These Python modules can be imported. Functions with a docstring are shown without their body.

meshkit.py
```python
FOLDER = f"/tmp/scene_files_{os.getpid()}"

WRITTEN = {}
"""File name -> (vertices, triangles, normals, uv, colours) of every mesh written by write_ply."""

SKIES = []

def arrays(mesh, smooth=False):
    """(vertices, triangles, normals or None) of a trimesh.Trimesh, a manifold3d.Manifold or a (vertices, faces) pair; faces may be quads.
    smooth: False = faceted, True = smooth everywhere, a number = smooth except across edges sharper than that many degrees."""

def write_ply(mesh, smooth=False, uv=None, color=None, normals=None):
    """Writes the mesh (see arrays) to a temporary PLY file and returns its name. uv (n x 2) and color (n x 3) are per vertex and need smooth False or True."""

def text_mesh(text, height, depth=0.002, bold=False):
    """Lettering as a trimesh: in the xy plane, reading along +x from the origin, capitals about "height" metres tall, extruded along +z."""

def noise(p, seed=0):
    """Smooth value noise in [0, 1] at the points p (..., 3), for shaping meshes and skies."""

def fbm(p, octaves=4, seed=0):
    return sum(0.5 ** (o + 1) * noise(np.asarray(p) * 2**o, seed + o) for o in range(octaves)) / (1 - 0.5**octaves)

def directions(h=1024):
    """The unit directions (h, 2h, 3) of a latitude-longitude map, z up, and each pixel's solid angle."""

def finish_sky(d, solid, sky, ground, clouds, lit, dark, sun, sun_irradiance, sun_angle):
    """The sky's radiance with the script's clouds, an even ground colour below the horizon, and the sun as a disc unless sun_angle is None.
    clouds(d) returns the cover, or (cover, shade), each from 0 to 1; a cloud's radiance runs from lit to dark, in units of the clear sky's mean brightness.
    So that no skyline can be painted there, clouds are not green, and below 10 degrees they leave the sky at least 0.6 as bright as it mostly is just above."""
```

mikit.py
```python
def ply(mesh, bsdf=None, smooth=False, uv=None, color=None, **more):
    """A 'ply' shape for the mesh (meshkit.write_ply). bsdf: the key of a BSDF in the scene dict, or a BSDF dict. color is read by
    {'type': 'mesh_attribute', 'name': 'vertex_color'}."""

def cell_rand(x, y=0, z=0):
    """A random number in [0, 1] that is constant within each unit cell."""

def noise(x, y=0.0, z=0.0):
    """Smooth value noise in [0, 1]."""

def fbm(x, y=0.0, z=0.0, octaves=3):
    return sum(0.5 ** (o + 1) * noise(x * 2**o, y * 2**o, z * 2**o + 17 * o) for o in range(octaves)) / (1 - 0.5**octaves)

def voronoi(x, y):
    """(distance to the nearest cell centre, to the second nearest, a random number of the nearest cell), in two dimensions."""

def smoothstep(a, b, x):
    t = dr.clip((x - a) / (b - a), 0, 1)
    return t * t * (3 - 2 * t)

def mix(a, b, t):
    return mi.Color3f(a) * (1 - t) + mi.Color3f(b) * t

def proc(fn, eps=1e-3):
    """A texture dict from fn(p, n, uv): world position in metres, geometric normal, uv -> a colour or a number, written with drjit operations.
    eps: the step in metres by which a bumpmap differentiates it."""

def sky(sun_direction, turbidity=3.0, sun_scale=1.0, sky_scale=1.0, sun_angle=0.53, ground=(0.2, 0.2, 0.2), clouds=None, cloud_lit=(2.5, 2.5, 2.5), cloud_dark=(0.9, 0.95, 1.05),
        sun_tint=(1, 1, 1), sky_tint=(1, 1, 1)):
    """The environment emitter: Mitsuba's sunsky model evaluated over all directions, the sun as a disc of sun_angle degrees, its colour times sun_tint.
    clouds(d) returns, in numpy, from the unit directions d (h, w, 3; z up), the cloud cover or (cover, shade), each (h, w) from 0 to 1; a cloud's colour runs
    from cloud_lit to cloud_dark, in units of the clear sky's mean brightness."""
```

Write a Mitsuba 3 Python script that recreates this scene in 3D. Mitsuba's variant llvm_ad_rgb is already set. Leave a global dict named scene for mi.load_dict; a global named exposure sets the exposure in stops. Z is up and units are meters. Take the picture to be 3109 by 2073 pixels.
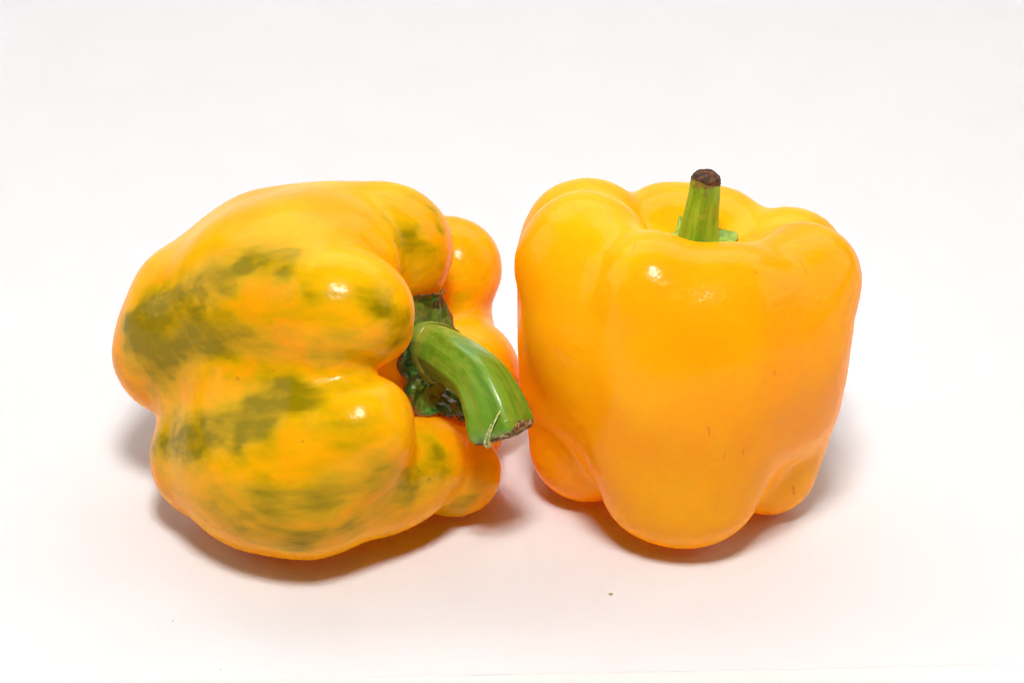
"""Two yellow bell peppers on a white tabletop, a studio close-up."""
import math
import numpy as np
import drjit as dr
import mitsuba as mi
import mikit
from mikit import noise, fbm, smoothstep, mix
import meshkit

T = mi.ScalarTransform4f
scene, labels = {}, {}

# ---------------------------------------------------------------- camera (looks 28 degrees down from 0.6 m)
scene["camera"] = {
    "type": "thinlens", "fov": 25.39, "fov_axis": "x",
    "to_world": T().look_at([0.0, -0.52977, 0.31868], [0, 0, 0.037], [0, 0, 1]),
    "aperture_radius": 0.0022, "focus_distance": 0.562,
    "near_clip": 0.01, "far_clip": 20.0,
}
exposure = 0.42

# ---------------------------------------------------------------- lamps: a small round key above the camera, two broad soft panels over the table
KEY_AT, KEY_TO, KEY_R, KEY_L = (0.0, -0.42, 0.86), (0.0, -0.02, 0.03), 0.105, 72.0
PANEL_AT, PANEL_W, PANEL_D, PANEL_L = (0.0, 0.88, 1.0), 2.0, 1.2, 1.5


def look(at, to, up=(0, 1, 0)):
    return T().look_at(list(at), list(to), list(up))


def lamp_rect(key, to_world, w, d, radiance, tint=(1, 1, 1)):
    """A soft panel: a glowing sheet in a shallow housing."""
    scene[key + "__diffuser"] = {"type": "rectangle", "to_world": to_world @ T().scale([w / 2, d / 2, 1]),
                                 "bsdf": {"type": "ref", "id": "lamp_white"},
                                 "emitter": {"type": "area", "radiance": {"type": "rgb", "value": [radiance * t for t in tint]}}}
    scene[key + "__housing"] = {"type": "cube", "to_world": to_world @ T().translate([0, 0, -0.03]).scale([w / 2 + 0.01, d / 2 + 0.01, 0.025]),
                                "bsdf": {"type": "ref", "id": "lamp_black"}}


scene["lamp_white"] = {"type": "twosided", "b": {"type": "diffuse", "reflectance": {"type": "rgb", "value": [0.8, 0.8, 0.8]}}}
scene["lamp_black"] = {"type": "twosided", "b": {"type": "diffuse", "reflectance": {"type": "rgb", "value": [0.03, 0.03, 0.03]}}}
_t = look(KEY_AT, KEY_TO)
scene["studio_lamp__diffuser"] = {"type": "disk", "to_world": _t @ T().scale([KEY_R, KEY_R, 1]), "bsdf": {"type": "ref", "id": "lamp_white"},
                                  "emitter": {"type": "area", "radiance": {"type": "rgb", "value": [KEY_L * c for c in (1.0, 0.965, 0.95)]}}}
scene["studio_lamp__housing"] = {"type": "cylinder", "p0": [0, 0, -0.10], "p1": [0, 0, 0.004], "radius": KEY_R + 0.006, "to_world": _t, "bsdf": {"type": "ref", "id": "lamp_black"}}
labels["studio_lamp"] = {"label": "small round lamp with black housing above the camera", "category": "lamp"}
lamp_rect("light_panel", look(PANEL_AT, (0.0, 0.30, 0.0), (1, 0, 0)) @ T().rotate([0, 0, 1], 90), PANEL_W, PANEL_D, PANEL_L, (0.97, 1.0, 1.03))
labels["light_panel"] = {"label": "wide flat soft light panel hung above the back of the table", "category": "lamp"}
for _key, _x, _side in (("light_panel_001", -1.0, "left"), ("light_panel_002", 1.0, "right")):
    lamp_rect(_key, look((_x, 0.12, 0.55), (0.0, 0.0, 0.04), (0, 0, 1)), 0.9, 0.8, 0.55)
    labels[_key] = {"label": "square soft light panel standing to the %s of the table" % _side, "category": "lamp"}


# ---------------------------------------------------------------- geometry helpers (millimetres inside, metres outside)
def spline(nodes, n=8):
    """Catmull-Rom through rows (x, y, z, r); a closed chain is not needed."""
    P = np.asarray(nodes, float)
    if len(P) == 1:
        return np.vstack([P, P + [0, 0, 1e-3, 0]])
    E = np.vstack([2 * P[0] - P[1], P, 2 * P[-1] - P[-2]])
    out = []
    for i in range(len(P) - 1):
        a, b, c, d = E[i:i + 4]
        for t in np.linspace(0, 1, n, endpoint=False):
            out.append(0.5 * (2 * b + (c - a) * t + (2 * a - 5 * b + 4 * c - d) * t * t + (3 * b - a - 3 * c + d) * t ** 3))
    out.append(P[-1])
    return np.array(out)


def grid_surface(field, lo, hi, step, band=4):
    """The zero surface of field(points) as a quad mesh: naive surface nets on a grid that is evaluated finely only near the surface."""
    lo, hi = np.asarray(lo, float), np.asarray(hi, float)
    c = step * band
    nc = np.ceil((hi - lo) / c).astype(int) + 1
    gc = np.stack(np.meshgrid(*[lo[i] + c * np.arange(nc[i]) for i in range(3)], indexing="ij"), -1).reshape(-1, 3)
    coarse = field(gc).reshape(nc)
    n = (nc - 1) * band + 1
    from scipy.ndimage import map_coordinates
    idx = np.stack(np.meshgrid(*[np.arange(m) / band for m in n], indexing="ij"), 0)
    F = map_coordinates(coarse, idx, order=1)
    near = np.abs(F) < c * 1.5
    g = np.argwhere(near)
    F[near] = field(lo + step * g)
    inside = F < 0
    m = n - 1
    count = np.zeros(m, np.int8)
    for o in np.ndindex(2, 2, 2):
        count += inside[o[0]:o[0] + m[0], o[1]:o[1] + m[1], o[2]:o[2] + m[2]]
    cell = (count > 0) & (count < 8)
    ids = np.full(m, -1)
    cells = np.argwhere(cell)
    ids[cell] = np.arange(len(cells))
    acc, num = np.zeros((len(cells), 3)), np.zeros(len(cells))
    for ax in range(3):
        for o in np.ndindex(2, 2):
            p = np.zeros(3, int)
            p[[k for k in range(3) if k != ax]] = o
            q = p.copy()
            q[ax] = 1
            A, B = F[tuple((cells + p).T)], F[tuple((cells + q).T)]
            cross = (A < 0) != (B < 0)
            t = np.where(cross, A / np.where(cross, A - B, 1), 0)
            pos = np.broadcast_to(p.astype(float), (len(cells), 3)).copy()
            pos[:, ax] += t
            acc += pos * cross[:, None]
            num += cross
    V = lo + step * (cells + acc / num[:, None])
    quads = []
    for ax in range(3):
        u, w = (ax + 1) % 3, (ax + 2) % 3
        sl = [slice(None)] * 3
        sl[ax] = slice(0, -1)
        sr = list(sl)
        sr[ax] = slice(1, None)
        A, B = inside[tuple(sl)], inside[tuple(sr)]
        e = np.argwhere(A != B)
        flip = A[tuple(e.T)]
        du, dw = np.eye(3, dtype=int)[u], np.eye(3, dtype=int)[w]
        ok = (e[:, u] > 0) & (e[:, w] > 0) & (e[:, u] < m[u]) & (e[:, w] < m[w])
        e, flip = e[ok], flip[ok]
        q = np.stack([ids[tuple((e - du - dw).T)], ids[tuple((e - dw).T)], ids[tuple(e.T)], ids[tuple((e - du).T)]], 1)
        q[~flip] = q[~flip][:, ::-1]
        quads.append(q)
    return V, np.vstack(quads)


def gradient(field, V, e=0.2):
    g = np.stack([field(V + e * d) - field(V - e * d) for d in np.eye(3)], 1) / (2 * e)
    return g


def on_surface(field, V, steps=3):
    for _ in range(steps):
        g = gradient(field, V)
        V = V - 0.9 * (field(V) / np.maximum((g * g).sum(1), 0.2))[:, None] * g
    return V


def lobed_field(lobes, core, blend):
    """A pepper: chains of round cones joined by a smooth minimum whose width is blend(points), and an inner core. Evaluated by drjit, as it is asked at millions of points."""
    chains = [spline(c) for c in list(lobes) + list(core)]
    data = mi.Float(np.concatenate([c.ravel() for c in chains]).astype(np.float32))
    starts = np.cumsum([0] + [len(c) for c in chains])

    def seg(i):
        return mi.Point3f(dr.gather(mi.Float, data, 4 * i), dr.gather(mi.Float, data, 4 * i + 1), dr.gather(mi.Float, data, 4 * i + 2)), dr.gather(mi.Float, data, 4 * i + 3)

    def field(p):
        p = np.asarray(p)
        k = mi.Float(np.ascontiguousarray(blend(p), np.float32))
        q = mi.Point3f(*[mi.Float(np.ascontiguousarray(p[:, j], np.float32)) for j in range(3)])
        d = None
        for s0, s1 in zip(starts[:-1], starts[1:]):
            def body(i, best):
                (a, ra), (b, rb) = seg(i), seg(i + 1)
                ab = b - a
                t = dr.clip(dr.dot(q - a, ab) / dr.maximum(dr.squared_norm(ab), 1e-9), 0, 1)
                return i + 1, dr.minimum(best, dr.norm(q - a - t * ab) - ra - t * (rb - ra))

            e = dr.while_loop((mi.UInt32(int(s0)) + dr.zeros(mi.UInt32, len(p)), dr.full(mi.Float, 1e6, len(p))), lambda i, best: i < int(s1) - 1, body)[1]
            if d is None:
                d = e
            else:
                h = dr.maximum(k - dr.abs(d - e), 0) / k
                d = dr.minimum(d, e) - h * h * k * 0.25
        return np.array(d, float)

    return field


# ---------------------------------------------------------------- shape tables: chains of (x, y, z, radius), millimetres
LYING = {
    'M': [(-88.0, -8.4, 38.2, 16.1), (-79.0, -12.9, 46.9, 17.9), (-64.4, -19.4, 55.9, 18.5), (-51.4, -28.0, 61.0, 17.7), (-40.4, -33.6, 63.3, 15.7), (-34.4, -29.1, 56.9, 10.0)],
    'MT': [(-84.9, -0.8, 48.3, 14.6), (-73.9, -5.1, 53.0, 16.3), (-64.1, -9.5, 59.6, 17.9), (-52.7, -10.5, 64.1, 17.7), (-43.8, -11.1, 65.2, 15.7), (-38.8, -6.6, 63.0, 12.5)],
    'T': [(-80.4, 8.0, 45.7, 16.4), (-67.8, 13.5, 53.9, 17.6), (-52.4, 11.5, 58.7, 17.2), (-39.4, 7.3, 61.4, 17.0), (-31.5, 4.3, 62.2, 16.0), (-27.9, 1.7, 57.2, 10.8)],
    'R1': [(-74.1, 26.1, 26.4, 18.0), (-51.4, 46.9, 29.4, 18.5), (-26.3, 40.6, 38.7, 14.6), (-15.9, 32.4, 44.7, 12.0), (-15.5, 27.5, 41.8, 11.6), (-20.7, 19.0, 40.8, 8.2)],
    'R12': [(-70.2, 33.7, 23.8, 17.7), (-39.7, 33.7, 23.8, 17.7), (-20.0, 27.7, 25.3, 15.0)],
    'R2': [(-69.0, 19.5, 20.4, 16.8), (-45.5, 25.6, 19.1, 15.7), (-25.7, 13.4, 19.6, 17.8), (-15.7, 7.9, 20.0, 18.9), (-17.6, 4.1, 23.4, 14.0)],
    'R3': [(-65.7, -12.2, 24.7, 17.1), (-42.9, -16.0, 17.6, 16.0), (-24.4, -22.9, 15.1, 13.0), (-14.2, -26.4, 12.9, 11.3), (-15.4, -22.4, 16.1, 7.9)],
    'R23': [(-43.9, 1.4, 18.3, 15.2), (-25.2, -2.6, 15.1, 14.0), (-14.5, -10.8, 16.6, 12.4), (-16.7, -13.5, 20.1, 9.1)],
    'L1': [(-63.4, -35.8, 22.9, 16.0), (-49.5, -44.2, 24.1, 16.8), (-34.4, -40.6, 20.3, 15.6), (-21.4, -33.5, 20.8, 10.7), (-22.6, -22.3, 20.7, 6.8)],
    'B': [(-76.5, -29.8, 19.3, 16.2), (-62.9, -41.1, 23.5, 18.6), (-50.7, -47.6, 28.4, 19.1), (-41.2, -49.5, 35.4, 16.5), (-35.4, -49.9, 41.2, 11.7), (-32.2, -40.5, 37.6, 7.6)],
    'B2': [(-63.6, -35.0, 22.4, 15.4), (-47.5, -41.6, 24.8, 15.8), (-35.8, -45.1, 24.6, 13.2)],
    'core': [(-71.3, -18.3, 34.5, 16.8), (-58.7, -19.0, 37.5, 22.3), (-45.7, -14.1, 36.1, 22.0), (-36.5, -3.8, 32.0, 17.0)],
}
UPRIGHT = {
    'F1': [(36.4, -37.7, 16.8, 13.9), (34.5, -37.7, 31.6, 16.4), (35.1, -40.7, 50.7, 16.7), (34.2, -41.7, 64.4, 14.5), (33.8, -39.7, 73.5, 13.0), (38.8, -31.7, 70.0, 9.6)],
    'F2': [(42.7, -40.7, 18.1, 14.0), (43.2, -40.7, 33.4, 16.0), (43.5, -42.7, 51.8, 16.6), (44.5, -43.7, 65.5, 14.5), (44.8, -38.7, 67.4, 12.5), (45.6, -29.7, 63.0, 9.5)],
    'F3': [(48.3, -39.7, 17.3, 14.1), (51.5, -37.7, 31.6, 16.0), (52.8, -40.7, 50.7, 16.0), (53.7, -41.7, 64.4, 14.0), (54.1, -38.7, 71.4, 12.2), (51.9, -29.7, 66.6, 9.7)],
    'GL': [(21.9, -18.7, 12.6, 9.6), (23.2, -19.7, 23.1, 11.1), (24.8, -24.7, 38.1, 13.7), (25.1, -29.7, 55.7, 14.5), (25.3, -29.7, 65.4, 13.1), (26.5, -28.7, 71.2, 10.9)],
    'GR': [(65.3, -22.7, 11.6, 9.1), (64.1, -21.7, 19.4, 10.4), (63.9, -25.7, 33.6, 12.5), (63.6, -31.7, 54.4, 13.5), (63.7, -32.7, 64.6, 12.8), (64.2, -29.7, 68.8, 10.9)],
    'LF': [(17.6, -16.7, 15.3, 13.2), (18.0, -11.7, 24.4, 13.8), (19.3, -17.7, 46.9, 16.7), (18.7, -21.7, 61.4, 16.5), (18.3, -19.7, 71.3, 16.5), (26.7, -15.7, 67.0, 11.0)],
    'LB': [(20.2, -4.7, 13.0, 12.6), (21.3, 0.3, 28.2, 15.1), (19.6, 2.3, 46.7, 16.6), (19.1, 2.3, 64.4, 16.9), (27.4, -1.7, 63.8, 11.2)],
    'BK': [(41.4, 0.3, 15.5, 11.7), (43.7, 8.3, 30.5, 16.4), (42.7, 10.3, 49.1, 16.2), (41.5, 8.3, 62.2, 15.7), (43.1, -3.7, 61.1, 10.1)],
    'BK2': [(49.6, 0.3, 15.5, 11.7), (51.9, 8.3, 30.5, 16.4), (52.5, 10.3, 49.1, 16.2), (52.4, 8.3, 60.5, 16.3), (49.8, -3.7, 61.1, 10.1)],
    'RB': [(65.3, -7.7, 14.1, 11.6), (68.5, 0.3, 28.2, 13.9), (70.2, 0.3, 47.7, 14.6), (71.6, -1.7, 60.6, 14.6), (62.8, -7.7, 61.8, 10.0)],
    'RF': [(67.1, -24.7, 13.8, 11.7), (69.7, -21.7, 23.6, 11.8), (69.7, -26.7, 49.2, 13.2), (71.5, -26.7, 61.5, 13.2), (73.0, -22.7, 67.5, 13.4), (66.1, -17.7, 64.3, 9.9)],
    'core': [(44.6, -19.7, 19.8, 14.7), (45.1, -19.7, 35.3, 24.6), (46.1, -15.7, 48.4, 21.1), (47.0, -14.7, 54.1, 12.2)],
}
# green patches on the lying pepper's skin: from, to, radius, strength
BLOTCHES = [
    (-94.8, -20.1, 52.5, -91.6, -25.6, 48.6, 5.7, 1.00),
    (-86.6, -24.1, 60.2, -92.8, -21.8, 54.0, 5.2, 0.85),
    (-84.8, -30.1, 51.1, -77.9, -33.8, 57.9, 5.7, 0.90),
    (-90.7, -26.7, 43.6, -95.5, -21.5, 49.0, 5.2, 0.60),
    (-74.5, -37.0, 56.0, -63.0, -42.8, 59.6, 4.8, 0.55),
    (-75.5, -34.4, 61.8, -69.7, -38.9, 60.6, 5.2, 0.50),
    (-89.3, -20.8, 59.7, -69.9, -30.7, 73.1, 3.9, 0.60),
    (-72.1, -31.2, 71.0, -55.5, -33.9, 78.2, 4.1, 0.62),
    (-65.4, -31.0, 75.6, -56.4, -35.8, 76.8, 2.9, 0.35),
    (-56.1, -44.2, 68.1, -50.6, -45.1, 72.0, 3.9, 0.28),
    (-49.7, -42.5, 75.4, -45.4, -43.9, 75.5, 3.2, 0.30),
    (-46.4, -46.2, 72.6, -43.2, -48.8, 68.1, 3.4, 0.30),
    (-37.0, -45.3, 73.4, -30.9, -44.2, 69.9, 3.7, 0.50),
    (-30.9, -44.0, 70.3, -26.6, -41.2, 60.6, 3.9, 0.65),
    (-40.3, -49.4, 62.6, -29.2, -43.6, 58.3, 3.0, 0.30),
    (-49.8, -48.5, 59.7, -33.3, -45.8, 56.5, 1.6, 0.45),
    (-26.6, -9.0, 69.8, -23.4, -8.9, 66.1, 4.6, 0.75),
    (-31.6, -4.5, 76.2, -27.2, -7.1, 72.6, 3.0, 0.40),
    (-24.9, 4.1, 76.9, -18.1, 0.9, 70.1, 2.1, 0.55),
    (-19.7, -6.6, 58.8, -24.0, -9.8, 59.1, 2.9, 0.30),
    (-12.2, 22.8, 52.7, -10.3, 21.1, 50.2, 3.2, 0.40),
    (-11.8, 16.7, 45.9, -14.7, 13.1, 42.4, 3.2, 0.35),
    (-87.7, -36.8, 28.6, -78.8, -47.7, 34.9, 5.1, 0.80),
    (-75.2, -49.1, 38.9, -64.8, -54.7, 43.3, 5.1, 0.75),
    (-61.5, -54.9, 45.3, -54.0, -53.2, 50.3, 5.5, 0.85),
    (-64.6, -57.8, 40.9, -60.1, -60.2, 41.7, 3.4, 0.50),
    (-50.9, -53.1, 51.5, -56.4, -49.5, 51.9, 3.4, 0.40),
    (-40.5, -50.9, 53.8, -34.3, -48.2, 53.0, 3.0, 0.35),
    (-43.1, -61.9, 46.3, -35.8, -62.5, 46.1, 3.9, 0.40),
    (-47.5, -56.6, 49.9, -50.5, -61.3, 45.4, 2.8, 0.25),
    (-72.9, -59.1, 22.6, -60.2, -66.4, 27.8, 4.6, 0.47),
    (-58.0, -67.2, 28.3, -45.3, -67.8, 31.1, 4.8, 0.58),
    (-44.3, -67.5, 31.6, -34.0, -64.3, 33.9, 4.4, 0.51),
    (-65.3, -62.9, 18.1, -52.2, -66.8, 18.1, 3.9, 0.43),
    (-52.3, -66.5, 17.3, -39.8, -63.6, 19.2, 3.0, 0.47),
    (-37.7, -62.7, 20.5, -27.4, -55.5, 22.2, 3.4, 0.31),
    (-20.1, -45.5, 28.6, -25.2, -53.4, 25.9, 4.1, 0.60),
    (-23.4, -41.8, 32.7, -20.7, -41.7, 31.4, 3.0, 0.35),
    (-26.3, -54.6, 25.4, -30.9, -62.8, 35.3, 3.0, 0.35),
    (-17.4, -35.4, 5.9, -9.6, -36.3, 10.2, 2.5, 0.60),
]
# scratches: from, to, half width
SCRATCHES_UPRIGHT = [
    (29.4, -41.8, 85.5, 28.7, -45.2, 84.3, 0.14),
    (58.7, -40.4, 82.7, 61.4, -39.9, 81.3, 0.16),
    (63.0, -30.2, 78.5, 65.4, -27.8, 79.0, 0.12),
    (68.7, -33.6, 78.1, 69.8, -36.8, 76.1, 0.12),
    (70.1, -36.8, 76.1, 70.4, -38.1, 75.0, 0.16),
    (46.7, -62.8, 46.8, 47.1, -62.6, 44.3, 0.20),
    (51.6, -61.3, 39.4, 51.1, -61.1, 36.2, 0.16),
    (56.4, -59.5, 39.5, 56.2, -59.3, 36.9, 0.14),
    (70.8, -44.9, 27.7, 71.4, -38.1, 19.8, 0.20),
    (70.9, -35.2, 14.7, 71.4, -34.1, 12.1, 0.30),
    (62.2, -55.5, 58.3, 62.3, -55.5, 57.9, 0.30),
    (57.6, -47.1, 80.6, 57.8, -47.4, 80.3, 0.25),
]
SCRATCHES_LYING = [
    (-16.7, -52.5, 26.0, -17.1, -53.2, 25.2, 0.25),
    (-66.8, -43.9, 50.0, -66.4, -44.2, 49.8, 0.30),
    (-26.8, -31.0, 69.1, -26.5, -31.1, 68.5, 0.20),
    (-56.8, -44.3, 52.6, -56.5, -44.4, 52.4, 0.20),
    (-23.5, 0.1, 76.6, -21.3, -1.1, 74.7, 0.12),
    (-49.6, -60.9, 42.1, -49.4, -61.1, 41.9, 0.25),
    (-69.9, -40.2, 54.0, -69.6, -40.5, 53.8, 0.20),
    (-18.8, -53.1, 30.1, -18.4, -53.0, 29.7, 0.20),
]


def ss(a, b, x):
    t = np.clip((x - a) / (b - a), 0, 1)
    return t * t * (3 - 2 * t)


# ---------------------------------------------------------------- materials
def rgb(*c):
    return {"type": "rgb", "value": list(c)}


def skin(color, through, roughness=0.2, share=0.42):
    """Waxy skin over translucent flesh: a glossy coat mixed with light that passes through the wall of the fruit."""
    def pores(p, n, uv):
        q = p * 1000.0
        return 0.6 * fbm(q.x * 0.55, q.y * 0.55, q.z * 0.55, 2) + 0.22 * noise(q.x * 2.1, q.y * 2.1, q.z * 2.1)
    glossy = {"type": "twosided", "b": {"type": "bumpmap", "scale": 0.00014, "arbitrary": mikit.proc(pores, eps=2e-4),
              "nested": {"type": "principled", "base_color": color, "roughness": roughness, "specular": 0.24}}}
    thin = {"type": "principledthin", "base_color": through, "roughness": 0.5, "spec_trans": 0.0, "diff_trans": 1.9, "eta": 1.3}
    return {"type": "blendbsdf", "weight": share, "a": glossy, "b": thin}


BL = [[float(v) for v in row] for row in np.array(BLOTCHES) * ([0.001] * 7 + [1])]


def green_amount(p):
    """How green the unripe skin of the lying pepper is: streaks and patches along the lobes with ragged edges."""
    q = p * 1000.0
    # coordinates along and across the pepper: the grain runs from stem to tip
    along = q.x * 0.95 - q.y * 0.05 + q.z * 0.07
    wob = mi.Vector3f(noise(q.x * 0.13, q.y * 0.2, q.z * 0.2 + 3) - 0.5, noise(q.x * 0.13 + 9, q.y * 0.2, q.z * 0.2) - 0.5, noise(q.x * 0.13, q.y * 0.2 + 7, q.z * 0.2) - 0.5)
    pp = p + wob * 0.006
    g = mi.Float(0)
    for x0, y0, z0, x1, y1, z1, r, s in BL:
        a, ab = mi.Point3f(x0, y0, z0), mi.Vector3f(x1 - x0, y1 - y0, z1 - z0)
        t = dr.clip(dr.dot(pp - a, ab) / max(float((x1 - x0) ** 2 + (y1 - y0) ** 2 + (z1 - z0) ** 2), 1e-9), 0, 1)
        d = dr.norm(pp - a - t * ab) / float(r * 2.2)
        g = g + (1 - g) * float(s) * (1 - smoothstep(0.0, 1.0, d))
    streak = fbm(along * 0.09, q.y * 0.42 + 3, q.z * 0.42, 3)
    fine = fbm(along * 0.07, q.y * 0.9 + 0.25 * q.z, q.z * 0.9 + 5, 3)
    g = dr.minimum(g * 1.12, 1)
    return dr.clip(g * (0.74 + 0.20 * streak + 0.16 * fine) + 0.26 * smoothstep(0.32, 0.85, streak), 0, 1)


def specks(p, f, cut):
    q = p * 1000.0
    n = noise(q.x * f, q.y * f, q.z * f)
    return smoothstep(cut, cut + 0.05, n)


def scratched(p, marks):
    """Small brown scratches and pricks in the skin."""
    q = p * 1000.0
    w = mi.Vector3f(noise(q.x, q.y, q.z) - 0.5, noise(q.x + 7, q.y, q.z) - 0.5, noise(q.x, q.y + 5, q.z) - 0.5) * 0.5
    m = mi.Float(0)
    for x0, y0, z0, x1, y1, z1, r in marks:
        a, ab = mi.Point3f(x0, y0, z0), mi.Vector3f(x1 - x0, y1 - y0, z1 - z0)
        t = dr.clip(dr.dot(q + w - a, ab) / dr.maximum(dr.squared_norm(ab), 1e-9), 0, 1)
        m = dr.maximum(m, 1 - smoothstep(0.7 * r, 1.5 * r, dr.norm(q + w - a - t * ab)))
    return 0.5 * m


def lying_color(p, n, uv):
    q = p * 1000.0
    warm = fbm(q.x * 0.05 + 4, q.y * 0.07, q.z * 0.07, 2)
    c = mix((0.97, 0.59, 0.003), (0.95, 0.47, 0.003), smoothstep(0.3, 0.7, warm))
    g = green_amount(p)
    c = mix(c, (0.66, 0.47, 0.002), smoothstep(0.0, 0.7, g))
    c = mix(c, (0.25, 0.225, 0.001), smoothstep(0.45, 1.1, g))
    c = c * (0.95 + 0.10 * fbm(q.x * 0.7, q.y * 0.7, q.z * 0.7 + 2, 3))
    c = mix(c, (0.25, 0.11, 0.02), 0.45 * specks(p, 1.05, 0.935))
    return mix(c, (0.20, 0.09, 0.03), scratched(p, MARKS_LYING))


def lying_through(p, n, uv):
    return mix((0.985, 0.40, 0.003), (0.34, 0.33, 0.002), green_amount(p))


def upright_color(p, n, uv):
    q = p * 1000.0
    w = fbm(q.x * 0.045, q.y * 0.045 + 8, q.z * 0.025, 3)
    c = mix((0.985, 0.585, 0.004), (0.985, 0.47, 0.003), smoothstep(0.3, 0.7, w))
    c = c * (0.95 + 0.09 * fbm(q.x * 0.6, q.y * 0.6, q.z * 0.6 + 2, 3))
    c = mix(c, (0.32, 0.14, 0.02), 0.35 * specks(p, 0.8, 0.962))
    return mix(c, (0.30, 0.15, 0.04), scratched(p, MARKS_UPRIGHT))


scene["skin_lying"] = skin(mikit.proc(lying_color), mikit.proc(lying_through))
scene["skin_upright"] = skin(mikit.proc(upright_color), rgb(0.99, 0.40, 0.003), roughness=0.19)


def stem_color(p, n, uv):
    q = p * 1000.0
    f = fbm(uv.x * 26, uv.y * 3, 0, 3)
    m = fbm(q.x * 0.45 + 0.3 * q.y, q.y * 0.5 - 0.2 * q.z, q.z * 0.5 + 0.25 * q.x, 4)
    c = mix((0.080, 0.195, 0.008), (0.135, 0.27, 0.018), smoothstep(0.3, 0.7, f))
    c = mix(c, (0.23, 0.30, 0.03), smoothstep(0.42, 0.7, m) * 0.35)
    c = mix(c, (0.24, 0.26, 0.03), 0.6 * (1 - smoothstep(0.30, 0.34, uv.y + 0.05 * (m - 0.5))))
    return mix(c, (0.24, 0.12, 0.03), 0.7 * smoothstep(0.62, 0.8, noise(q.x * 1.1, q.y * 1.1, q.z * 1.1)) * smoothstep(0.7, 1.0, uv.y))


def stem_bump(p, n, uv):
    return fbm(uv.x * 70, uv.y * 5, 0, 2) + 0.4 * noise(uv.x * 30, uv.y * 20)


scene["stem_green"] = {"type": "twosided", "b": {"type": "bumpmap", "scale": 0.00012, "arbitrary": mikit.proc(stem_bump, eps=1.5e-4),
                       "nested": {"type": "principled", "base_color": mikit.proc(stem_color), "roughness": 0.31, "specular": 0.6}}}


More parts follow.
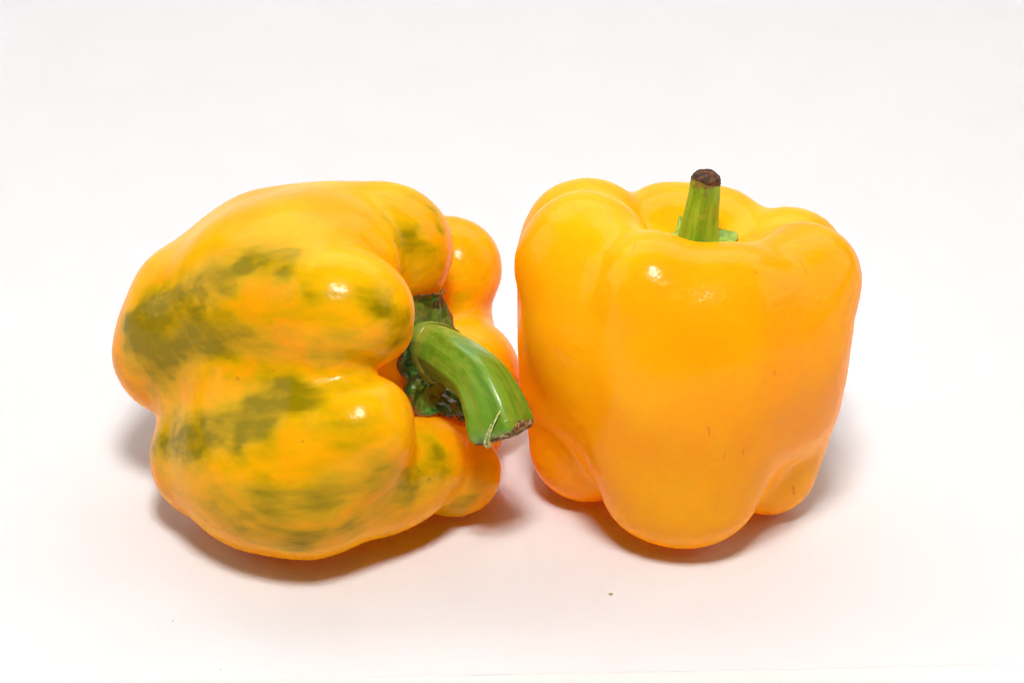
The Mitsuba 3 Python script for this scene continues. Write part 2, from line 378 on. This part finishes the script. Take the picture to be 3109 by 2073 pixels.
def light_stem_color(p, n, uv):
    q = p * 1000.0
    f = fbm(uv.x * 22, uv.y * 3, 0, 3)
    m = fbm(q.x * 0.5, q.y * 0.5, q.z * 0.5, 3)
    c = mix((0.15, 0.29, 0.010), (0.25, 0.41, 0.022), smoothstep(0.3, 0.7, f))
    c = mix(c, (0.34, 0.36, 0.03), smoothstep(0.5, 0.75, m) * 0.6)
    return mix(c, (0.17, 0.075, 0.025), 0.8 * smoothstep(0.87, 0.97, uv.y + 0.22 * (noise(q.x * 0.8, q.y * 0.8, q.z * 0.8) - 0.5)))


scene["stem_light"] = {"type": "twosided", "b": {"type": "bumpmap", "scale": 0.00012, "arbitrary": mikit.proc(stem_bump, eps=1.5e-4),
                       "nested": {"type": "principled", "base_color": mikit.proc(light_stem_color), "roughness": 0.34, "specular": 0.5}}}


def calyx_color(p, n, uv):
    q = p * 1000.0
    m = fbm(q.x * 0.6, q.y * 0.6, q.z * 0.6, 3)
    c = mix((0.020, 0.095, 0.012), (0.075, 0.20, 0.020), smoothstep(0.35, 0.7, m))
    vein = smoothstep(0.60, 0.72, noise(uv.x * 34, uv.y * 3))
    c = mix(c, (0.16, 0.10, 0.03), 0.35 * vein)
    rim = smoothstep(0.87, 1.0, uv.y + 0.25 * (m - 0.5))
    return mix(c, (0.17, 0.075, 0.022), rim)


def calyx_bump(p, n, uv):
    q = p * 1000.0
    return fbm(q.x * 0.9 + 0.3 * q.y, q.y * 0.9 - 0.3 * q.z, q.z * 0.9 + 0.3 * q.x, 4) + 0.8 * fbm(uv.x * 60, uv.y * 5, 0, 2)


scene["calyx_green"] = {"type": "twosided", "b": {"type": "bumpmap", "scale": 0.0005, "arbitrary": mikit.proc(calyx_bump, eps=2e-4),
                        "nested": {"type": "principled", "base_color": mikit.proc(calyx_color), "roughness": 0.22, "specular": 0.75}}}


def young_calyx_color(p, n, uv):
    q = p * 1000.0
    m = fbm(q.x * 0.6, q.y * 0.6, q.z * 0.6, 3)
    return mix((0.13, 0.23, 0.005), (0.24, 0.34, 0.012), smoothstep(0.3, 0.7, m))


scene["calyx_light"] = {"type": "twosided", "b": {"type": "principled", "base_color": mikit.proc(young_calyx_color), "roughness": 0.4, "specular": 0.5}}


def cut_color(p, n, uv):
    q = p * 1000.0
    m = fbm(q.x * 1.1, q.y * 1.1, q.z * 1.1, 3)
    c = mix((0.30, 0.19, 0.075), (0.10, 0.045, 0.02), smoothstep(0.35, 0.62, m))
    return mix(c, (0.42, 0.33, 0.14), smoothstep(0.6, 0.8, noise(q.x * 0.9, q.y * 0.9, q.z * 0.9 + 4)))


def dark_cut_color(p, n, uv):
    q = p * 1000.0
    m = fbm(q.x * 1.3, q.y * 1.3, q.z * 1.3, 3)
    return mix((0.13, 0.05, 0.022), (0.035, 0.022, 0.012), smoothstep(0.35, 0.62, m))


def rough_bump(p, n, uv):
    q = p * 1000.0
    return fbm(q.x * 1.6, q.y * 1.6, q.z * 1.6, 3)


for key, fn in (("cut_brown", cut_color), ("cut_dark", dark_cut_color)):
    scene[key] = {"type": "twosided", "b": {"type": "bumpmap", "scale": 0.0009, "arbitrary": mikit.proc(rough_bump, eps=2e-4),
                  "nested": {"type": "principled", "base_color": mikit.proc(fn), "roughness": 0.75, "specular": 0.24}}}


def fibre_color(p, n, uv):
    q = p * 1000.0
    return mix((0.50, 0.46, 0.20), (0.25, 0.33, 0.08), smoothstep(0.4, 0.65, noise(q.x * 1.3, q.y * 1.3, q.z * 1.3)))


scene["fibre_pale"] = {"type": "twosided", "b": {"type": "principled", "base_color": mikit.proc(fibre_color), "roughness": 0.6}}
scene["crumb_brown"] = {"type": "twosided", "b": {"type": "principled", "base_color": rgb(0.40, 0.32, 0.18), "roughness": 0.8}}


def paper_bump(p, n, uv):
    return fbm(p.x * 900, p.y * 900, 0, 2) + 0.8 * noise(p.x * 300, p.y * 260)


def paper_color(p, n, uv):
    return mix((0.605, 0.597, 0.595), (0.62, 0.612, 0.61), fbm(p.x * 45, p.y * 45, 0, 3))


scene["paper_white"] = {"type": "twosided", "b": {"type": "bumpmap", "scale": 0.00003, "arbitrary": mikit.proc(paper_bump, eps=2e-4),
                        "nested": {"type": "principled", "base_color": mikit.proc(paper_color), "roughness": 0.7, "specular": 0.25}}}


def cream_color(p, n, uv):
    return mix((0.61, 0.60, 0.57), (0.63, 0.618, 0.59), fbm(p.x * 60, p.y * 200, 0, 3))


scene["table_cream"] = {"type": "twosided", "b": {"type": "principled", "base_color": mikit.proc(cream_color), "roughness": 0.5}}

# ---------------------------------------------------------------- the setting: a cream tabletop and a white paper sweep lying on it
top = np.array([[-1.1, -0.9, -0.00007], [1.1, -0.9, -0.00007], [1.1, 1.3, -0.00007], [-1.1, 1.3, -0.00007]])
box = np.vstack([top, top - [0, 0, 0.03]])
scene["tabletop"] = mikit.ply((box, np.array([[0, 1, 2, 3], [7, 6, 5, 4], [0, 4, 5, 1], [1, 5, 6, 2], [2, 6, 7, 3], [3, 7, 4, 0]])), "table_cream")
labels["tabletop"] = {"label": "cream tabletop showing below the paper's front edge", "kind": "structure"}


def paper_sweep():
    xs = np.linspace(-1.0, 1.0, 161)
    prof = [(0.0, 0.0)] + [(y, 0.0) for y in np.linspace(0.01, 0.75, 60)]
    prof += [(0.75 + 0.3 * math.sin(a), 0.3 - 0.3 * math.cos(a)) for a in np.linspace(0.06, math.pi / 2, 24)]
    prof += [(1.05, z) for z in np.linspace(0.34, 1.3, 12)]
    prof = np.array(prof)
    V = []
    for x in xs:
        front = -0.0963 + 0.033 * (x - 0.0024) * (1 if abs(x) < 0.3 else 0.3 / abs(x)) + 0.00012 * math.sin(x * 170) + 0.0001 * math.sin(x * 61 + 1)
        y = prof[:, 0].copy()
        y = np.where(prof[:, 0] < 0.3, front + prof[:, 0] * (0.3 - front) / 0.3, prof[:, 0])
        lift = 0.00003 * np.exp(-((y - front) / 0.004) ** 2) * (0.5 + 0.5 * math.sin(x * 47 + 2))
        V.append(np.stack([np.full(len(y), x), y, prof[:, 1] + lift], 1))
    n, m = len(xs), len(prof)
    V = np.array(V).reshape(-1, 3)
    i, j = np.meshgrid(np.arange(n - 1), np.arange(m - 1), indexing="ij")
    Q = np.stack([i * m + j, (i + 1) * m + j, (i + 1) * m + j + 1, i * m + j + 1], -1).reshape(-1, 4)
    low = V - [0, 0, 0.00006]
    k = len(V)
    front = np.arange(n) * m
    F = np.stack([front[:-1] + k, front[1:] + k, front[1:], front[:-1]], 1)
    return np.vstack([V, low]), np.vstack([Q, Q[:, ::-1] + k, F])


scene["backdrop"] = mikit.ply(paper_sweep(), "paper_white", smooth=50)
labels["backdrop"] = {"label": "white paper sheet under and behind the peppers", "kind": "structure"}

# ---------------------------------------------------------------- the bodies of the two peppers
AX0, AX1 = np.array([-85.75, -3.56, 30.30]), np.array([-21.77, -6.88, 34.72])


def blend_lying(p):
    d = AX1 - AX0
    s = (p - AX0) @ d / (d @ d)
    return 8 + 8 * ss(-.05, .3, s) - (13.6 - 4.0 * ss(-2, 14, p[:, 1])) * ss(.55, .95, s)


def blend_upright(p):
    h = p[:, 2]
    return 8.0 + 7.0 * ss(8, 35, h) - (11.5 - 3.5 * ss(15, 32, -p[:, 1])) * ss(46, 82, h)


def pepper_field(table, blend, wobble, seed):
    f = lobed_field([v for k, v in table.items() if k != "core"], [table["core"]], blend)

    def field(p):
        p = np.asarray(p, float)
        bump = wobble * (meshkit.fbm(p / 17.0 + 5, 2, seed) - 0.5)
        return np.maximum(f(p) + bump * ss(1.0, 9.0, p[:, 2]), 0.04 - p[:, 2])

    return field


def body(field, table, step):
    A = np.vstack([np.array(v) for v in table.values()])
    V, Q = grid_surface(field, (A[:, :3] - A[:, 3:]).min(0) - 9, (A[:, :3] + A[:, 3:]).max(0) + 9, step)
    return on_surface(field, V, 2), Q


STEP = 0.7
field_lying = pepper_field(LYING, blend_lying, 1.1, 3)
field_upright = pepper_field(UPRIGHT, blend_upright, 1.1, 8)


def marks_on(field, rows):
    P = np.array(rows)
    a, b = on_surface(field, P[:, :3], 4), on_surface(field, P[:, 3:6], 4)
    return [[float(v) for v in (*p, *q, r)] for p, q, r in zip(a, b, P[:, 6])]


MARKS_LYING, MARKS_UPRIGHT = marks_on(field_lying, SCRATCHES_LYING), marks_on(field_upright, SCRATCHES_UPRIGHT)
V, Q = body(field_lying, LYING, STEP)
scene["bell_pepper__body"] = mikit.ply((V * 0.001, Q), "skin_lying", smooth=True)
V, Q = body(field_upright, UPRIGHT, STEP)
scene["bell_pepper_001__body"] = mikit.ply((V * 0.001, Q), "skin_upright", smooth=True)
labels["bell_pepper"] = {"label": "golden bell pepper with olive green patches lying on its side, thick curved stem", "category": "bell pepper"}
labels["bell_pepper_001"] = {"label": "plain orange-yellow bell pepper standing upright with a short straight green stem", "category": "bell pepper"}


# ---------------------------------------------------------------- stems and calyxes
def frames(P):
    t = np.gradient(P, axis=0)
    t /= np.linalg.norm(t, axis=1, keepdims=True)
    a = np.cross(t[0], [0.0, 0.3, 1.0])
    a /= np.linalg.norm(a)
    A = [a]
    for i in range(1, len(P)):
        a = A[-1] - t[i] * (A[-1] @ t[i])
        A.append(a / np.linalg.norm(a))
    A = np.array(A)
    return t, A, np.cross(t, A)


def tube(nodes, ribs, depth, phase, seed, around=120, per=14, taper_in=None):
    """A ribbed stem along a spline of (x, y, z, r); uv = (angle, length). Returns vertices, quads, uv and its last ring's frame."""
    S = spline(nodes, per)
    P, R = S[:, :3], S[:, 3]
    t, A, B = frames(P)
    th = np.linspace(0, 2 * np.pi, around + 1)
    crest = np.abs(np.cos(ribs * (th - phase) / 2)) ** 5
    V, uv = [], []
    for i in range(len(P)):
        v = i / (len(P) - 1)
        n = meshkit.fbm(np.stack([np.cos(th) * 1.6 + 4, np.sin(th) * 1.6 + 4, np.full_like(th, v * 2.5)], 1), 2, seed) - 0.5
        r = R[i] * (1 + depth * (crest - 0.4) * (0.35 + 0.65 * v) + 0.12 * n)
        V.append(P[i] + r[:, None] * (np.cos(th)[:, None] * A[i] + np.sin(th)[:, None] * B[i]))
        uv.append(np.stack([th / (2 * np.pi), np.full_like(th, v)], 1))
    m = around + 1
    V, uv = np.array(V).reshape(-1, 3), np.array(uv).reshape(-1, 2)
    i, j = np.meshgrid(np.arange(len(P) - 1), np.arange(around), indexing="ij")
    Q = np.stack([i * m + j, i * m + j + 1, (i + 1) * m + j + 1, (i + 1) * m + j], -1).reshape(-1, 4)
    return V, Q, uv, (len(P), m)


def cut_cap(V, shape, reach, extra, side, dome, seed, rough, lip=0.18):
    """The dried end of a stem: the last rows of its tube, a little proud of it, closed by an uneven dome.
    It reaches back along the stem by reach millimetres, plus extra towards side."""
    n, m = shape
    G = V.reshape(n, m, 3)
    th = np.linspace(0, 2 * np.pi, m)
    last = G[-1]
    c = last[:-1].mean(0)
    out = last - c
    out /= np.linalg.norm(out, axis=1, keepdims=True)
    far = np.maximum(reach + extra * (out @ (np.array(side) / np.linalg.norm(side))) + reach * 0.5 * (np.sin(3 * th) + 0.6 * np.sin(7 * th + 1)), 0.25)
    along = np.concatenate([[0.0], np.cumsum(np.linalg.norm(np.diff(G.mean(1), axis=0), axis=1))])
    back = n - 1 - np.interp(along[-1] - far, along, np.arange(n))
    ax = c - G[-4][:-1].mean(0)
    ax /= np.linalg.norm(ax)
    rings = []
    K = 16
    for k in range(K + 1):
        f = back * (1 - k / K)
        i0 = np.clip(np.floor(n - 1 - f).astype(int), 0, n - 2)
        t = (n - 1 - f) - i0
        p = G[i0, np.arange(m)] * (1 - t[:, None]) + G[i0 + 1, np.arange(m)] * t[:, None]
        mid = (G[i0].mean(1) * (1 - t[:, None]) + G[i0 + 1].mean(1) * t[:, None])
        out = p - mid
        out /= np.linalg.norm(out, axis=1, keepdims=True)
        rings.append(p + out * (lip * min(1, k / 2) - 0.12 * (k == 0)))
    rim = rings[-1]
    for s in np.linspace(0.93, 0.02, 12):
        q = c + (rim - c) * s
        nn = meshkit.fbm(q * 0.55, 3, seed) - 0.5
        rings.append(q + ax * (dome * (1 - s * s) + rough * nn * min(1, (1 - s) * 4))[:, None])
    L = len(rings)
    W = np.array(rings).reshape(-1, 3)
    i, j = np.meshgrid(np.arange(L - 1), np.arange(m - 1), indexing="ij")
    Q = np.stack([i * m + j, i * m + j + 1, (i + 1) * m + j + 1, (i + 1) * m + j], -1).reshape(-1, 4)
    return W, Q


def calyx(field, c, a, radius, seed, gap, wrinkle, start, drop, swell, thick=0.7, nr=44, nt=220):
    """A crinkled leafy collar draped on the pepper's skin round the stem."""
    c, a = np.asarray(c, float), np.asarray(a, float) / np.linalg.norm(a)
    e1 = np.cross(a, [0, 0, 1.0] if abs(a[2]) < 0.9 else [0, 1.0, 0])
    e1 /= np.linalg.norm(e1)
    e2 = np.cross(a, e1)
    th = np.linspace(0, 2 * np.pi, nt + 1)
    s = np.linspace(0.12, 1.0, nr)
    R = radius(th)
    S, TH = np.meshgrid(s, th, indexing="ij")
    rho = S * R[None]
    p0 = c + rho[..., None] * (np.cos(TH)[..., None] * e1 + np.sin(TH)[..., None] * e2)
    ring = np.stack([np.cos(TH) * 2.2, np.sin(TH) * 2.2, S * 2.5], -1)
    ridge = meshkit.noise(np.stack([np.cos(TH) * 6.5 + 20, np.sin(TH) * 6.5 + 20, S * 0.8], -1), seed)
    crinkle = meshkit.fbm(p0 * 0.55, 3, seed + 4)
    want = gap + wrinkle * ((ridge - 0.45) * 2.4 + (crinkle - 0.5) * 1.2) * ss(0.15, 0.4, S) + swell * np.exp(-(S / 0.42) ** 2) + 0.9 * wrinkle * ss(0.85, 1.0, S) * (meshkit.noise(ring * 1.7, seed + 9) - 0.3)
    want = np.maximum(want, 0.25).ravel()
    p = (p0 + a * start).reshape(-1, 3)
    base = p.copy()
    for _ in range(14):
        d = field(p) - want
        p = np.where((d > 0)[:, None], p - a * np.clip(d, 0, 1.5)[:, None] * 0.8, p)
        fall = (p - base) @ a
        p = np.where((fall < -drop)[:, None], p - a * (fall + drop)[:, None], p)
        d = field(p) - want
        g = gradient(field, p)
        p = np.where((d < 0)[:, None], p - np.clip(d, -2, 0)[:, None] * g / np.maximum(np.linalg.norm(g, axis=1, keepdims=True), 0.3), p)
    G = p.reshape(nr, nt + 1, 3)
    G[:, -1] = G[:, 0]
    for _ in range(2):
        H = G.copy()
        H[1:-1] = 0.5 * G[1:-1] + 0.125 * (G[:-2] + G[2:]) + 0.125 * (np.roll(G[:, :-1], 1, 1)[1:-1].tolist() and np.concatenate([np.roll(G[:, :-1], 1, 1), G[:, -2:-1]], 1)[1:-1] + np.concatenate([np.roll(G[:, :-1], -1, 1), G[:, 1:2]], 1)[1:-1])
        G = H
    nu = np.gradient(G, axis=0)
    nv = np.gradient(G, axis=1)
    nrm = np.cross(nu, nv)
    nrm /= np.maximum(np.linalg.norm(nrm, axis=-1, keepdims=True), 1e-9)
    if (nrm.reshape(-1, 3) @ a).mean() < 0:
        nrm = -nrm
    low = G - nrm * thick * (0.35 + 0.65 * (1 - S[..., None]))
    m = nt + 1
    i, j = np.meshgrid(np.arange(nr - 1), np.arange(nt), indexing="ij")
    Q = np.stack([i * m + j, (i + 1) * m + j, (i + 1) * m + j + 1, i * m + j + 1], -1).reshape(-1, 4)
    k = nr * m
    jj = np.arange(nt)
    E = np.stack([(nr - 1) * m + jj, (nr - 1) * m + jj + k, (nr - 1) * m + jj + 1 + k, (nr - 1) * m + jj + 1], 1)
    V = np.vstack([G.reshape(-1, 3), low.reshape(-1, 3)])
    uv = np.stack([TH / (2 * np.pi), S], -1).reshape(-1, 2)
    return V, np.vstack([Q, Q[:, ::-1] + k, E]), np.vstack([uv, uv])


# the lying pepper
CA = np.array([0.776, -0.50, 0.383])
CA /= np.linalg.norm(CA)
CC = np.array([-20.4, -14.4, 39.6])


def star_old(th):
    at = np.degrees(th) % 360
    R = np.interp(at, [0, 40, 75, 92, 110, 140, 170, 200, 218, 230, 245, 276, 310, 360], [15, 16, 18, 19.5, 16.5, 14, 13, 13.5, 16.5, 18.5, 17.5, 16.5, 15.5, 15])
    return R + 0.3 * np.sin(11 * th) + 0.2 * np.sin(23 * th + 1)


V, Q, uv = calyx(field_lying, CC, CA, star_old, 21, 1.0, 1.5, 2.5, 3.0, 2.6)
scene["bell_pepper__calyx"] = mikit.ply((V * 0.001, Q), "calyx_green", smooth=True, uv=uv)
labels["bell_pepper__calyx"] = {"label": "dark green crinkled calyx with dry brown edges"}
STEM_LYING = [(*(CC - CA * 7), 7.0), (-20.6, -16.3, 42.6, 7.7), (-18.9, -19.4, 44.0, 7.5), (-17.4, -21.9, 45.0, 6.6), (-13.2, -29.5, 46.2, 6.6), (-8.0, -37.0, 45.4, 6.9), (-4.9, -42.0, 41.4, 7.7), (-3.6, -44.2, 37.8, 8.3), (-2.9, -45.1, 35.8, 7.9), (-2.6, -45.5, 34.9, 7.0)]
V, Q, uv, shape = tube(STEM_LYING, 5, 0.15, 1.25, 5)
scene["bell_pepper__stem"] = mikit.ply((V * 0.001, Q), "stem_green", smooth=True, uv=uv)
labels["bell_pepper__stem"] = {"label": "thick curved green stem with a sharp ridge along it"}
W, Q2 = cut_cap(V, shape, 0.9, 1.5, (1.0, -0.2, 0.3), 0.8, 31, 1.8)
scene["bell_pepper__stem__cut_end"] = mikit.ply((W * 0.001, Q2), "cut_brown", smooth=True)
labels["bell_pepper__stem__cut_end"] = {"label": "dried brown cut end"}

# the upright pepper
V, Q, uv = calyx(field_upright, (47.2, -13.7, 71.0), (0, 0, 1.0), lambda th: 9.8 + 1.3 * np.cos(5 * th + 0.4) + 0.2 * np.sin(9 * th), 33, 0.9, 0.35, 4.0, 10.0, 1.6)
scene["bell_pepper_001__calyx"] = mikit.ply((V * 0.001, Q), "calyx_light", smooth=True, uv=uv)
labels["bell_pepper_001__calyx"] = {"label": "light green calyx mostly hidden in the hollow"}
STEM_UP = [(47.4, -13.7, 62.3, 6.8), (47.0, -13.7, 68.4, 5.9), (46.7, -13.9, 74.0, 5.2), (47.1, -14.5, 80.0, 4.4), (47.7, -14.7, 86.0, 3.9), (48.0, -14.7, 90.9, 3.55)]
V, Q, uv, shape = tube(STEM_UP, 5, 0.12, 0.4, 6)
scene["bell_pepper_001__stem"] = mikit.ply((V * 0.001, Q), "stem_light", smooth=True, uv=uv)
W, Q2 = cut_cap(V, shape, 0.3, 1.0, (0.9, -0.5, 0.0), 1.7, 13, 0.5, 0.05)
scene["bell_pepper_001__stem__cut_end"] = mikit.ply((W * 0.001, Q2), "cut_dark", smooth=True)
labels["bell_pepper_001__stem__cut_end"] = {"label": "dark reddish brown dried tip"}


# ---------------------------------------------------------------- small things
def strip(points, width, thick, twist):
    """A torn fibre: a flat tapering band along points."""
    S = spline([(*p, 1.0) for p in points], 8)[:, :3]
    t, A, B = frames(S)
    V = []
    for i in range(len(S)):
        v = i / (len(S) - 1)
        w = width * (0.35 + 1.3 * v * (1 - v) + 0.35 * math.sin(7 * v + twist) * 0.4)
        a = twist + 0.9 * v
        u, n = math.cos(a) * A[i] + math.sin(a) * B[i], -math.sin(a) * A[i] + math.cos(a) * B[i]
        V.append([S[i] - u * w - n * thick, S[i] + u * w - n * thick, S[i] + u * w + n * thick, S[i] - u * w + n * thick])
    n = len(V)
    V = np.array(V).reshape(-1, 3)
    F = [[4 * i + k, 4 * i + (k + 1) % 4, 4 * i + 4 + (k + 1) % 4, 4 * i + 4 + k] for i in range(n - 1) for k in range(4)]
    return V * 0.001, np.array(F + [[3, 2, 1, 0], [4 * n - 4, 4 * n - 3, 4 * n - 2, 4 * n - 1]])


scene["bell_pepper__stem__fibre"] = mikit.ply(strip([(-2.9, -50.1, 44.6), (-3.9, -51.3, 43.0), (-5.0, -52.6, 40.6), (-5.6, -53.2, 38.0), (-5.3, -52.4, 35.8)], 0.85, 0.16, 0.3), "fibre_pale", smooth=40)
scene["bell_pepper__stem__fibre_001"] = mikit.ply(strip([(-4.9, -52.3, 42.0), (-5.9, -53.2, 40.0), (-6.6, -53.5, 37.6), (-6.2, -52.3, 35.4)], 0.6, 0.12, 1.2), "fibre_pale", smooth=40)


def crumb(x, y, r, seed):
    import trimesh
    m = trimesh.creation.icosphere(3, r)
    v = np.array(m.vertices)
    v *= (0.7 + 0.7 * meshkit.fbm(v / r * 1.3 + 10, 3, seed))[:, None] * [1.25, 0.9, 0.6]
    v[:, 2] -= v[:, 2].min()
    return v + [x, y, 0.00001], np.array(m.faces)


for k, (x, y, r, text) in enumerate([(0.0244, -0.0635, 0.00042, "largest brown crumb on the white paper, below the gap between the peppers"),
                                     (-0.0823, -0.0747, 0.00018, "tiny crumb on the white paper at lower left"),
                                     (-0.0684, -0.0945, 0.00016, "tiny crumb close to the paper's front edge at lower left")]):
    key = "crumb" if k == 0 else "crumb_%03d" % k
    scene[key] = mikit.ply(crumb(x, y, r, 40 + k), "crumb_brown", smooth=True)
    labels[key] = {"label": text, "category": "crumb"}
